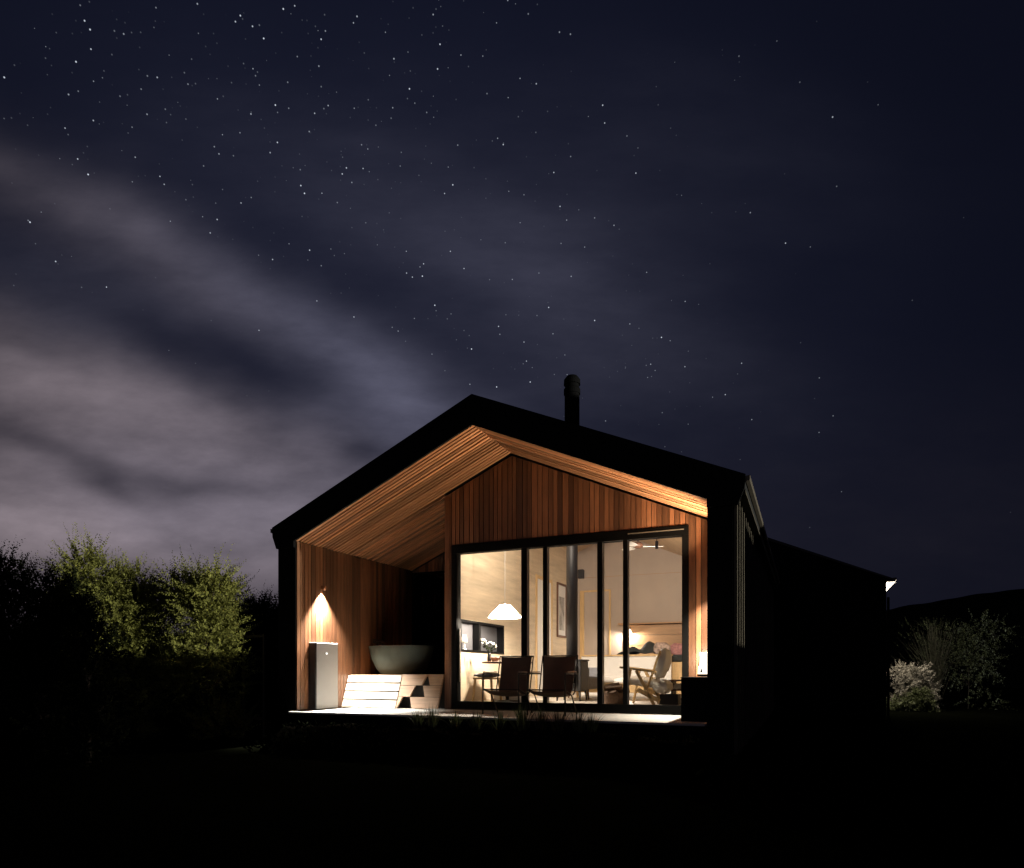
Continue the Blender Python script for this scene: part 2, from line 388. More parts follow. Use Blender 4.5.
# cedar soffits: narrow boards running from eave to ridge, one behind the other, over a dark backing
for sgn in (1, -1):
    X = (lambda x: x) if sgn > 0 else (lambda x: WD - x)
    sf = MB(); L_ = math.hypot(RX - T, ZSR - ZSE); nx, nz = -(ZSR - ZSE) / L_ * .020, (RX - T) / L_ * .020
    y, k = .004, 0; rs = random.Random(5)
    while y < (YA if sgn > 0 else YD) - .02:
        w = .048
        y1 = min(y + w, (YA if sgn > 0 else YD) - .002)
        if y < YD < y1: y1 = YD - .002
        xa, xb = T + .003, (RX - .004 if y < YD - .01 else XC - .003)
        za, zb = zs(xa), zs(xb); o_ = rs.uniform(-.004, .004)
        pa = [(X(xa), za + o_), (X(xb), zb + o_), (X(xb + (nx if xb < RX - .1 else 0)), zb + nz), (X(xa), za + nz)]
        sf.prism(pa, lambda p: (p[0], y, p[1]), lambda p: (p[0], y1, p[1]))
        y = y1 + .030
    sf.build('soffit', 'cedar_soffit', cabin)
    bk = MB(); pa = [(X(T), ZSE + .024), (RX, ZSR + .024), (RX, ZSR + .034), (X(T), ZSE + .034)]
    bk.prism(pa, lambda p: (p[0], .001, p[1]), lambda p: (p[0], YA if sgn > 0 else YD, p[1])); bk.build('soffit_backing', 'backing', cabin)
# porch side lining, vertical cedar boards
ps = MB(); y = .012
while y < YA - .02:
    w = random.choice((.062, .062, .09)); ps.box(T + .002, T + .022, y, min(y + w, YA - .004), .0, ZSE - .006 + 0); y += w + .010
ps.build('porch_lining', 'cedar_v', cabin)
# door wall
DXL, DXR, DZ = at(451.5, 600, YD).x, at(688.5, 600, YD).x, 2.533
core = MB()
core.prism([(XC, 0), (DXL - .01, 0), (DXL - .01, DZ + .01), (DXR + .01, DZ + .01), (DXR + .01, 0), (XR, 0), (XR, zs(XR) - .03), (RX, zs(RX) - .03), (XC, zs(XC) - .03)],
           lambda p: (p[0], YD + .025, p[1]), lambda p: (p[0], YD + .16, p[1]))
front = core.build('front_wall', 'backing', cabin)
fb_ = MB(); x = XC + .004
while x < XR - .01:
    w = random.choice((.062, .062, .088)); x1 = min(x + w, XR - .003)
    if x < DXR + .003 < x1: x1 = DXR
    if x < DXL < x1: x1 = DXL - .004
    segs = []
    if x1 > DXL and x < DXR: segs.append((DZ + .012, None))
    else: segs.append((.0, None))
    for z0, _ in segs:
        za, zb = zs(x) - .028, zs(x1) - .028
        fb_.hexa([(x, YD, z0), (x1, YD, z0), (x1, YD + .02, z0), (x, YD + .02, z0), (x, YD, za), (x1, YD, zb), (x1, YD + .02, zb), (x, YD + .02, za)])
    x = x1 + (.009 if x1 != DXR else .004)
fb_.build('cedar_boards', 'cedar_v', front)
MB().box(XC + .001, XR, YD + .0205, YD + .0245, .0, DZ - .1).v  # (spacing only)
# alcove side wall, with the lit shelf niche on its room side
NY0, NY1, NZ0, NZ1 = 1.50, 3.10, .93, 1.385
aw = MB()
aw.box(XC + .024, XI - .13, YD + .16, YA + .2, 0, ZSE + .55)
def wallx(x0, x1):
    aw.box(x0, x1, YD + .16, NY0, 0, zs(XI) - .03); aw.box(x0, x1, NY1, YB, 0, zs(XI) - .03)
    aw.box(x0, x1, NY0, NY1, 0, NZ0); aw.box(x0, x1, NY0, NY1, NZ1, zs(XI) - .03)
wallx(XI - .128, XI)
aw.build('inner_wall', 'ply', cabin)
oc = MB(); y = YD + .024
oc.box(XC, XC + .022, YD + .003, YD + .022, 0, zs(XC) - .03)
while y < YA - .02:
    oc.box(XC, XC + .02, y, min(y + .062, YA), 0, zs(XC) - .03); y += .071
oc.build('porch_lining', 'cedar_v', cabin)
nf = MB()
for (y0, y1, z0, z1) in ((NY0 - .03, NY1 + .03, NZ1 - .005, NZ1 + .028), (NY0 - .03, NY1 + .03, NZ0 - .03, NZ0 + .004), (NY0 - .03, NY0 + .004, NZ0 + .004, NZ1 - .005), (NY1 - .004, NY1 + .03, NZ0 + .004, NZ1 - .005)):
    nf.box(XI - .12, XI + .012, y0, y1, z0, z1)
ydiv = 2.16
nf.box(XI - .11, XI + .006, ydiv - .035, ydiv + .035, NZ0 + .004, NZ1 - .005)
niche = nf.build('wall_niche', 'black_alu', cabin)
MB().box(XI - .124, XI - .119, NY0 + .004, NY1 - .004, NZ0 + .004, NZ1 - .005).build('niche_back', 'niche_grey', niche)
# alcove back: dark glazed door under a cedar gable piece
ab = MB()
xq = T + .024; x = xq
while x < XC - .01:
    x1 = min(x + .062, XC - .002)
    za, zb = zs(x) - .028, zs(x1) - .028; z0 = 2.50
    if min(za, zb) > z0 + .01: ab.hexa([(x, YA, z0), (x1, YA, z0), (x1, YA + .02, z0), (x, YA + .02, z0), (x, YA, za), (x1, YA, zb), (x1, YA + .02, zb), (x, YA + .02, za)])
    x = x1 + .009
ab.build('alcove_gable', 'cedar_v', cabin)
MB().prism([(T, 0), (XC + .03, 0), (XC + .03, zs(XC) - .03), (T, ZSE - .03)], lambda p: (p[0], YA + .06, p[1]), lambda p: (p[0], YA + .2, p[1])).build('alcove_wall', 'backing', cabin)
gd = MB()
for x in (T + .03, (T + XC) / 2 - .03, XC - .08): gd.box(x, x + .06, YA - .01, YA + .05, .02, 2.44)
gd.box(T + .03, XC - .02, YA - .012, YA + .05, 2.442, 2.495)
gdo = gd.build('alcove_door', 'black_alu', cabin)
MB().box(T + .09, XC - .08, YA + .02, YA + .03, .02, 2.44).build('pane', 'dark_glass', gdo)
# room shell
MB().box(T, XR, YD + .16, YEND, GZ, FL).build('floor', 'floor', cabin)
MB().prism([(T, 0), (XR, 0), (XR, ZSE), (RX, ZSR - .002), (T, ZSE)], lambda p: (p[0], YB, p[1]), lambda p: (p[0], YB + .12, p[1])).build('back_wall', 'plaster', cabin)
MB().box(XR - .02, XR - .002, YD + .165, YB - .002, FL, ZSE - .03).build('inner_wall', 'ply', cabin)
for sgn in (1, -1):
    X = (lambda x: x) if sgn > 0 else (lambda x: WD - x)
    pa = [(X(T), ZSE - .025), (RX, ZSR - .025), (RX, ZSR - .004), (X(T), ZSE - .004)]
    y0 = YD + .163
    mbc = MB()
    if sgn > 0: pa = [(XI - .13, zs(XI - .13) - .025), (RX, ZSR - .025), (RX, ZSR - .004), (XI - .13, zs(XI - .13) - .004)]
    mbc.prism(pa, lambda p: (p[0], y0, p[1]), lambda p: (p[0], YB, p[1])); mbc.build('ceiling', 'ply_ceiling', cabin)
MB().box(T, WD - T, YEND - .1, YEND, GZ, ZSE).build('end_wall', 'black_paint', cabin)
MB().prism([(T, ZSE), (XR, ZSE), (RX, ZSR)], lambda p: (p[0], YEND - .1, p[1]), lambda p: (p[0], YEND, p[1])).build('end_gable', 'black_paint', cabin)
# sheet joints on the back wall and the ply wall
jt = MB()
jt.box(XI, XR - .02, YB - .003, YB - .001, 2.788, 2.796)
jt.build('wall_joint', 'ply_panel', cabin)
# sliding door
GT, GB = 2.405, .125
sd = MB()
sd.box(DXL, DXR, YD - .012, YD + .13, GT, DZ); sd.box(DXL, DXR, YD - .012, YD + .13, .012, GB)
sd.box(DXL, DXL + .095, YD - .011, YD + .13, GB, GT); sd.box(DXR - .085, DXR, YD - .011, YD + .13, GB, GT)
slide = sd.build('sliding_door', 'black_alu', cabin, bevel=.004)
ms = [(521, 526.5), (542.7, 546.6), (597, 602), (622.8, 627.3)]
edges = [DXL + .095]
for i, (a, b) in enumerate(ms):
    xa, xb = at(a, 600, YD).x, at(b, 600, YD).x
    MB().box(xa, xb, YD + .002, YD + .10, GB + .002, GT - .002).build('mullion', 'black_alu', slide, bevel=.004); MB().box(xb + .0005, xb + .005, YD + .012, YD + .10, GB + .002, GT - .002).build('mullion_glint', 'alu_glint', slide); edges += [xa, xb]  # paler strip on the right side paints in the mullion's reflection
edges.append(DXR - .085)
for i in range(0, len(edges), 2):
    yq = YD + .03 + .03 * (i // 2 % 2)
    MB().box(edges[i] - .004, edges[i + 1] + .004, yq, yq + .008, GB - .004, GT + .004).build('pane', 'glass', slide)
MB().box(at(628, 535, YD).x, at(684, 533, YD).x, YD - .020, YD - .0125, 2.475, 2.488).build('track_glint', 'zinc', slide)  # pale strip painting in the highlight along the door track
MB().box(edges[0] + .005, edges[0] + .022, YD + .055, YD + .075, GB + .3, 1.25).build('handle', 'zinc', slide)
# doorway in the ply wall and on the back wall
dj = MB(); dy0, dy1, dzt = 4.75, 5.55, 2.48
dj.box(XI + .001, XI + .02, dy0 - .07, dy0, FL, dzt + .07); dj.box(XI + .001, XI + .02, dy1, dy1 + .07, FL, dzt + .07); dj.box(XI + .001, XI + .02, dy0, dy1, dzt, dzt + .07)
idr = dj.build('inner_door', 'oak', cabin)
MB().box(XI + .001, XI + .012, dy0 + .004, dy1 - .004, FL, dzt - .004).build('door_leaf', 'white_paint', idr)
dj2 = MB(); dj2.box(2.46, 2.56, YB - .03, YB - .001, FL, 2.45); dj2.box(3.16, 3.20, YB - .03, YB - .001, FL, 2.45); dj2.box(2.46, 3.20, YB - .032, YB - .001, 2.45, 2.49)
id2 = dj2.build('inner_door', 'oak', cabin)
MB().box(2.562, 3.158, YB - .015, YB - .001, FL, 2.448).build('door_leaf', 'plaster', id2)
# half wall in front of the bed and ply panel behind it
hx0, hx1 = 3.0, at(671, 655, 5.6).x
MB().box(hx0, hx1, 5.60, 5.70, FL, .905).build('half_wall', 'white_paint', cabin)
MB().box(hx0 - .02, hx1 + .02, 5.57, 5.73, .907, .935).build('half_wall_cap', 'oak', cabin)
pp = MB(); px0 = at(624, 640, YB).x
for i in range(3):
    pp.box(px0, XR - .022, YB - .045, YB - .003, .95 + i * .235, .95 + i * .235 + .228)
pp.build('bed_panel', 'ply_panel', cabin)
MB().box(px0 - .1, XR - .022, YB - .16, YB - .003, 1.66, 1.69).build('shelf', 'ply_panel', cabin)

# deck
dk = MB(); nb2 = 1
dk.box(T + .001, XR - .001, -.15, YD + .011, -.034, -.004)
deck = thing('deck', 'pale concrete terrace slab running along the open front of the cabin', 'deck')
dk.build('slab', 'concrete', deck, bevel=.006)
MB().box(T + .01, XR - .01, -.14, .0, GZ, -.0345).build('plinth', 'black_paint', deck)
MB().box(T + .025, XC - .001, YD + .012, YA - .02, -.034, -.004).build('slab', 'concrete', deck)

# ------------------------------------------------------------------ neighbouring wing
wing = thing('wing', 'unlit black gabled building to the right behind the cabin, soffit lit at its eave', 'house')
wx1, wy0, wy1 = 9.16, 9.8, 18.0
wxr = at(886.3, 600, wy0).x; wrx = wx1 - (RX + OV); wx0 = 2 * wrx - wxr
MB().prism([(wx0, GZ), (wxr, GZ), (wxr, 2.70), (wrx, 4.10), (wx0, 2.70)], lambda p: (p[0], wy0, p[1]), lambda p: (p[0], wy1, p[1])).build('wall', 'black_paint', wing)
rw = MB()
for s_ in (1, -1):
    X = (lambda x: x) if s_ > 0 else (lambda x: 2 * wrx - x)
    rw.prism([(X(wx1), 2.745), (wrx, 4.206), (wrx, 4.13), (X(wx1), 2.705)], lambda p: (p[0], wy0 - .03, p[1]), lambda p: (p[0], wy1 + .05, p[1]))
wroof = rw.build('roof', 'roof_metal', wing)
MB().box(wx1 + .002, wx1 + .075, wy0 - .03, wy1, 2.70, 2.755).build('gutter', 'zinc', wroof)
MB().box(wxr + .002, wx1 + .06, wy0 + .005, wy1, 2.665, 2.695).build('eave_soffit', 'white_paint', wing)
MB().tube([(wxr + .05, wy0 + .10, 2.32), (wxr + .05, wy0 + .10, GZ)], .028, 10).build('downpipe', 'black_paint', wing, smooth=True)

# ------------------------------------------------------------------ lamps
WARM = (1.0, .86, .70)
def sconce(loc, inward, label, cone=92, bl=.85, pw=1):
    t = thing('wall_light', label, 'wall light', loc)
    x = inward
    MB().box(min(0, .05 * x), max(0, .05 * x), -.022, .022, -.02, .028).build('back_plate', 'cedar_trim', t)
    b = MB().lathe([(.0, .026), (.022, .025), (.025, .018), (.025, -.040), (.022, -.040), (.021, -.03), (.0, -.03)], 24, (.055 * x, 0, 0)); b.build('body', 'cedar_trim', t, smooth=True)
    MB().lathe([(.0, -.031), (.020, -.032)], 24, (.055 * x, 0, 0)).build('lens', 'led', t)
    l = lamp('down_light', 'SPOT', (.055 * x, 0, -.05), P_SCONCE * pw, (1.0, .95, .86), t, .02, spot_size=rad(cone), spot_blend=bl); l.rotation_euler = (0, rad(4) * -x, 0)
    return t
p = at(320, 590, 0); 
sx_, sy_, sz_ = T + .024, .56, 1.90
sconce((sx_, sy_, sz_), 1, 'small downlight glowing on the left cedar wall above the white cabinet')

t = thing('wall_light', 'small up and down light on the right porch wall behind the black post', 'wall light', (XR - .003, .98, 1.85))
MB().box(-.03, 0, -.03, .03, -.05, .05).build('back_plate', 'iron', t)
MB().lathe([(.0, -.05), (.026, -.05), (.028, .05), (.024, .05), (.022, .035), (.0, .035)], 20, (-.058, 0, 0)).build('body', 'iron', t, smooth=True)
MB().lathe([(.0, .036), (.021, .036)], 20, (-.058, 0, 0)).build('lens', 'led', t)
_d = lamp('down_light', 'SPOT', (-.058, 0, -.07), P_DOWN, (1.0, .90, .74), t, .03, spot_size=rad(96), spot_blend=.8)
_u = lamp('up_light', 'SPOT', (-.058, 0, .06), P_UP, (1.0, .78, .52), t, .03, spot_size=rad(112), spot_blend=1.0); _u.rotation_euler = Vector((-.80, -.40, .85)).to_track_quat('-Z', 'Y').to_euler()

t = thing('pendant_lamp', 'glowing white conical pendant shade hanging over the dining table', 'pendant lamp', (2.93, 1.86, 0))
pz = 1.44
sh = MB(); npl = 96
for k in range(npl):
    a0, a1 = 6.28319 * k / npl, 6.28319 * (k + 1) / npl; q0, q1 = (1.012, .988) if k % 2 else (.988, 1.012)
    for (ra, za), (rb, zb) in (((.262, pz), (.262, pz + .012)), ((.262, pz + .012), (.085, pz + .200)), ((.085, pz + .200), (.05, pz + .204))):
        sh.quad((ra * q0 * math.cos(a0), ra * q0 * math.sin(a0), za), (ra * q1 * math.cos(a1), ra * q1 * math.sin(a1), za), (rb * q1 * math.cos(a1), rb * q1 * math.sin(a1), zb), (rb * q0 * math.cos(a0), rb * q0 * math.sin(a0), zb))
o = sh.build('shade', 'shade', t, recalc=False)
MB().lathe([(.0, pz + .235), (.018, pz + .235), (.022, pz + .20), (.022, pz + .16)], 16).build('socket', 'white_paint', t, smooth=True)
MB().tube([(0, 0, pz + .23), (0, 0, zs(2.93) - .03)], .0035, 6).build('cord', 'paper', t)
b = MB().lathe([(.0, .05), (.02, .045), (.034, .02), (.034, -.01), (.02, -.03), (0, -.035)], 16, (0, 0, pz + .11)); b.build('bulb', 'bulb', t, smooth=True)
lamp('pendant_light', 'POINT', (0, 0, pz + .045), P_PENDANT, WARM, t, .04)

# reading lamp above the bed
rp = at(628, 632, YB - .2)
t = thing('reading_lamp', 'lit wall reading lamp with small cone shade beside the ply panel over the bed', 'lamp', (rp.x, YB - .2, rp.z))
MB().lathe([(.095, -.05), (.04, .06), (.03, .065)], 28).build('shade', 'shade', t, smooth=True)
MB().tube([(0, 0, .065), (0, .03, .10), (0, .15, .11)], .006, 8).build('arm', 'iron', t)
MB().lathe([(0, .0), (.03, .002), (.04, .02), (.0, .03)], 16, (0, .17, .09)).build('mount', 'iron', t)
MB().lathe([(.0, -.03), (.02, -.025), (.028, 0), (.012, .03)], 14).build('bulb', 'bulb', t, smooth=True)
lamp('reading_light', 'POINT', (0, 0, -.06), P_READ, WARM, t, .03)

# little lamp in the niche
npz = NZ0 + .005; ny = 1.72
t = thing('table_lamp', 'tiny lit table lamp standing inside the black framed wall niche', 'lamp', (XI - .055, ny, npz))
MB().lathe([(.0, 0), (.035, .0), (.035, .015), (.012, .03), (.010, .14)], 18).build('base', 'paper', t, smooth=True)
MB().lathe([(.052, .12), (.034, .24)], 24).build('shade', 'shade', t, smooth=True)
MB().lathe([(0, .15), (.018, .16), (.018, .19), (0, .205)], 12).build('bulb', 'bulb', t, smooth=True)
lamp('niche_light', 'POINT', (0, 0, .27), P_NICHE, WARM, t, .02)

# ceiling fan and spot
fp = at(638, 546, 4.0)
t = thing('ceiling_fan', 'white bladed ceiling fan with dark hub seen through the right glass pane', 'fan', (fp.x, 4.0, fp.z))
MB().lathe([(0, .07), (.05, .07), (.09, .03), (.09, -.01), (.05, -.04), (0, -.045)], 24).build('hub', 'walnut', t, smooth=True)
MB().tube([(0, 0, .06), (0, 0, zs(fp.x) - fp.z - .03)], .012, 8).build('rod', 'iron', t)
for k in range(3):
    a = rad(20 + 120 * k); c, s = math.cos(a), math.sin(a)
    pl = [(.08, -.035), (.20, -.06), (.42, -.055), (.46, 0), (.42, .05), (.20, .05), (.08, .03)]
    MB().prism(pl, lambda p: (p[0] * c - p[1] * s, p[0] * s + p[1] * c, -.012 + p[1] * .25), lambda p: (p[0] * c - p[1] * s, p[0] * s + p[1] * c, -.004 + p[1] * .25)).build('blade', 'white_paint', t)
kp = at(656.8, 545, 2.9)
t = thing('ceiling_spotlight', 'short black cylinder spotlight hanging from the sloping ceiling beside the fan', 'spotlight', (kp.x, 2.9, kp.z))
MB().lathe([(0, .06), (.026, .06), (.027, -.06), (.022, -.06), (.02, -.04), (0, -.04)], 20).build('barrel', 'iron', t, smooth=True)
MB().tube([(0, 0, .06), (0, 0, zs(kp.x) - kp.z - .03)], .007, 8).build('stem', 'iron', t)

_l = lamp('fill_spot', 'SPOT', (0, .05, -.08), P_SPOT, WARM, t, .05, spot_size=rad(104), spot_blend=.9); _l.rotation_euler = Vector((-.30, 1, -.42)).to_track_quat('-Z', 'Y').to_euler()  # light added to brighten the back wall; the fitting itself looks unlit
k2x = 3.9  # second spotlight, out of view, added to brighten the ply wall
t = thing('ceiling_spotlight', 'added unseen spotlight on the ceiling near the flue, brightening the timber wall', 'spotlight', (k2x, 1.75, zs(k2x) - .28))
MB().lathe([(0, .06), (.026, .06), (.027, -.06), (.022, -.06), (.02, -.04), (0, -.04)], 20).build('barrel', 'iron', t, smooth=True)
MB().tube([(0, 0, .06), (0, 0, .25)], .007, 8).build('stem', 'iron', t)
_l = lamp('fill_spot', 'SPOT', (-.05, 0, -.08), P_SPOT * .75, WARM, t, .05, spot_size=rad(135), spot_blend=.9); _l.rotation_euler = Vector((-1, .45, -.55)).to_track_quat('-Z', 'Y').to_euler()
# wing lamp, round the corner of the wing
t = thing('wall_light', 'bulkhead lamp on the side of the black building lighting the garden shrubs', 'wall light', (wxr, 11.6, 1.95))
MB().box(0, .05, -.06, .06, -.09, .09).build('back_plate', 'iron', t)
MB().lathe([(0, .085), (.05, .07), (.06, 0), (.05, -.07), (0, -.085)], 20, (.08, 0, 0)).build('globe', 'bulb', t, smooth=True)
lamp('bulkhead_light', 'POINT', (.22, 0, 0), P_WING, (1, .86, .66), t, .06)

# ------------------------------------------------------------------ things on the deck
# white cabinet
t = thing('storage_cabinet', 'slim tall white cabinet with dark front standing against the left wall under the downlight', 'cabinet', (.358, .275, -.003))
MB().box(0, .142, .004, .505, .015, 1.030).build('body', 'white_panel', t, bevel=.005)
MB().box(.002, .139, -.018, .0035, .017, 1.026).build('front_panel', 'dark_panel', t, bevel=.003)
MB().box(.01, .13, .02, .49, 0, .0149).build('base', 'iron', t)
MB().box(.1421, .148, .22, .242, .855, .877).build('indicator', 'indicator', t)

# bath platform: sloping board front with dark gaps, and a boarded top
PF, PT, SL = 1.04, .545, .20
plat = thing('bath_platform', 'raised timber platform with sloping board front and dark tapered gaps under the bath', 'platform')
X1 = 1.40
def srow(z): return PF + SL * z / PT
lp = MB(); nr = 4
for i in range(nr):
    z0, z1 = .012 + i * (PT - .012) / nr, .012 + (i + 1) * (PT - .012) / nr - .022
    x0 = T + .03; xe = X1
    lp.hexa([(x0, srow(z0), z0), (xe, srow(z0), z0), (xe, srow(z0) + .03, z0), (x0, srow(z0) + .03, z0), (x0, srow(z1), z1), (xe, srow(z1), z1), (xe, srow(z1) + .03, z1), (x0, srow(z1) + .03, z1)])
lp.build('sloping_panel', 'pine_boards', plat)
st = MB(); st2 = MB(); nr = 3
XE = 2.165
for i in range(nr):
    z0, z1 = .012 + i * (PT - .012) / nr, .012 + (i + 1) * (PT - .012) / nr - .007
    hb0, hb1, ht0, ht1 = ((1.42, 1.70, 1.485, 1.635), (1.62, 1.90, 1.685, 1.835), (1.80, 1.955, 1.865, 1.885))[i]   # gap: bottom and top edge
    def piece(mb, a0, a1, b0, b1, off=.0):
        mb.hexa([(a0, srow(z0) + off, z0), (a1, srow(z0) + off, z0), (a1, srow(z0) + off + .035, z0), (a0, srow(z0) + off + .035, z0),
                 (b0, srow(z1) + off, z1), (b1, srow(z1) + off, z1), (b1, srow(z1) + off + .035, z1), (b0, srow(z1) + off + .035, z1)])
    if hb0 - X1 > .02: piece(st2, X1 + .006, hb0, X1 + .006, ht0, .012)
    piece(st, hb1, XE, ht1, XE)
st.build('step_board', 'pine_shaded', plat); st2.build('step_board', 'pine_shaded', plat)
MB().box(T + .03, XE, PF + SL + .04, YA - .05, PT - .045, PT - .012).build('top', 'pine_shaded', plat)
MB().box(T + .03, XE, PF + .30, PF + .32, 0, PT - .05).build('backing', 'backing', plat)

bx, by = 1.02, 1.80
t = thing('bathtub', 'grey stone oval bathtub on the timber platform in the porch alcove', 'bathtub', (bx, by, PT - .012))
prof = [(0, .0), (.30, .0), (.36, .015), (.44, .10), (.52, .26), (.562, .42), (.575, .478), (.572, .486), (.560, .486), (.545, .47), (.50, .27), (.42, .13), (.30, .07), (0, .06)]
MB().lathe(prof, 56, (0, 0, 0), 1.05, .70).build('tub', 'tub', t, smooth=True)
t = thing('bath_tap', 'dull metal bath tap on the dark wall behind the tub', 'tap', (T + .024, 2.05, 1.10))
MB().tube([(0, 0, .02), (.07, 0, .02), (.14, 0, .015), (.15, 0, -.04)], .011, 10).build('spout', 'zinc', t, smooth=True)
for dy in (-.1, .1):
    MB().lathe([(0, -.02), (.02, -.02), (.02, .02), (0, .02)], 14, (.035, dy, .02)).build('handle', 'zinc', t, smooth=True)
MB().box(0, .012, -.14, .14, -.02, .06).build('wall_plate', 'zinc', t)

# sling chairs
def sling(loc, label):
    t = thing('sling_chair', label, 'chair', loc, 0, 'leather sling chairs on the deck')
    hw = .255
    pts = [(-.235, .335), (-.20, .325), (-.08, .285), (.06, .265), (.14, .275), (.19, .33), (.24, .50), (.285, .70), (.30, .795), (.312, .80)]
    mb = MB(); th = .014
    def sweep(mb, pts, w0, w1, th):
        n = len(pts); i0 = len(mb.v)
        for k, (y, z) in enumerate(pts):
            dy = pts[min(k + 1, n - 1)][0] - pts[max(k - 1, 0)][0]; dz = pts[min(k + 1, n - 1)][1] - pts[max(k - 1, 0)][1]
            l = math.hypot(dy, dz); ny, nz = -dz / l, dy / l
            w = w0 + (w1 - w0) * k / (n - 1)
            for q in range(9):
                f = q / 8 * 2 - 1; sag = -.018 * (1 - f * f)
                mb.v.append((f * w, y + ny * sag, z + nz * sag)); mb.v.append((f * w, y + ny * (sag - th), z + nz * (sag - th)))
        for k in range(n - 1):
            for q in range(8):
                a = i0 + (k * 9 + q) * 2; b = a + 18
                mb.f.append((a, a + 2, b + 2, b)); mb.f.append((a + 1, b + 1, b + 3, a + 3))
            a = i0 + k * 18; mb.f.append((a, a + 18, a + 19, a + 1)); a += 16; mb.f.append((a, a + 1, a + 19, a + 18))
        a = i0; 
        for q in range(8):
            a = i0 + q * 2; mb.f.append((a, a + 1, a + 3, a + 2)); a = i0 + (n - 1) * 18 + q * 2; mb.f.append((a, a + 2, a + 3, a + 1))
    sweep(mb, pts[:5], hw - .015, hw - .03, th); mb.build('seat', 'leather', t, smooth=False)
    mb = MB(); sweep(mb, pts[4:], hw - .045, hw - .012, th); mb.build('backrest', 'leather', t, smooth=False)
    for s in (-1, 1):
        x = s * (hw + .012)
        MB().tube([(x, -.24, .0), (x, -.24, .54), (x, -.235, .555), (x, -.22, .56), (x, .22, .555), (x, .25, .55)], .010, 8).build('arm_frame', 'black_steel', t, smooth=True)
        MB().box(x - .022, x + .022, -.20, .18, .571, .586).build('armrest', 'walnut', t, bevel=.004)
        MB().tube([(x, -.245, .345), (x, .02, .27), (x, .25, .0)], .009, 8).build('leg', 'black_steel', t, smooth=True)
        MB().tube([(x * .97, .10, .27), (x * .97, .18, .30), (x * .97, .315, .81)], .009, 8).build('side_rail', 'black_steel', t, smooth=True)
    MB().tube([(-hw - .01, -.24, .34), (hw + .01, -.24, .34)], .009, 8).build('crossbar', 'black_steel', t, smooth=True)
    MB().tube([(-hw, .31, .803), (hw, .31, .803)], .009, 8).build('crossbar', 'black_steel', t, smooth=True)
    return t
c1 = at(516, 657, .95); c2 = at(559.5, 657, .95)
sling((c1.x, .66, -.003), 'brown leather sling chair on the deck, the one nearer the bath alcove')
sling((c2.x, .66, -.003), 'brown leather sling chair on the deck, the one in front of the black stove')

# dark planter box and lantern at the right
t = thing('planter_box', 'low black box standing on the deck against the right wall', 'box', (6.19, .36, -.003))
MB().box(-.21, .10, -.23, .62, 0, .50).build('body', 'black_paint', t, bevel=.004)
MB().box(-.215, .101, -.235, .625, .501, .518).build('lid', 'black_alu', t, bevel=.003)
lq = at(704.5, 660, .74)
t = thing('lantern', 'glowing white tapered lantern with dark stand standing on the low black box', 'lantern', (lq.x, .74, .519))
b = MB(); b.hexa([(-.075, -.06, .03), (.075, -.06, .03), (.075, .06, .03), (-.075, .06, .03), (-.055, -.045, .30), (.055, -.045, .30), (.055, .045, .30), (-.055, .045, .30)])
b.build('shade', 'lantern_white', t, bevel=.004)
MB().box(-.08, .08, -.065, .065, 0, .029).build('base', 'oak', t, bevel=.003)
MB().prism([(-.045, .05), (-.015, .05), (-.03, .11)], lambda p: (p[0], -.061 + p[1] * .055, p[1]), lambda p: (p[0], -.066 + p[1] * .055, p[1])).build('stand', 'backing', t)
MB().prism([(-.068, .13), (-.056, .13), (-.050, .26), (-.056, .26)], lambda p: (p[0], -.061 + p[1] * .055, p[1]), lambda p: (p[0], -.066 + p[1] * .055, p[1])).build('stand', 'backing', t)
MB().tube([(-.05, 0, .30), (-.03, 0, .34), (.03, 0, .34), (.05, 0, .30)], .004, 6).build('handle', 'iron', t)
l = lamp('lantern_light', 'SPOT', (.0, .10, .22), P_LANTERN, (1.0, .82, .58), t, .05, spot_size=rad(165), spot_blend=.6)
l.rotation_euler = Vector((-.55, .75, .45)).to_track_quat('-Z', 'Y').to_euler()

# ------------------------------------------------------------------ inside the room
# stove
t = thing('wood_stove', 'black wood stove with a tall flue rising through the ceiling behind the glass', 'stove', (chx, chy, FL))
MB().box(-.22, .22, -.20, .20, .16, .66).build('body', 'iron', t, bevel=.012)
MB().box(-.235, .235, -.215, .215, .661, .685).build('top_plate', 'iron', t, bevel=.006)
d_ = MB().box(-.16, .16, -.215, -.201, .24, .58).build('door', 'black_steel', t, bevel=.004)
MB().box(-.12, .12, -.219, -.2155, .30, .54).build('window', 'dark_glass', d_)
for sx2 in (-1, 1):
    for sy2 in (-1, 1): MB().tube([(sx2 * .18, sy2 * .16, .165), (sx2 * .2, sy2 * .18, 0)], [.02, .014], 8).build('leg', 'iron', t, smooth=True)
MB().tube([(0, 0, .684), (0, 0, zs(chx) - FL - .02)], .095, 24).build('flue', 'iron', t, smooth=True)

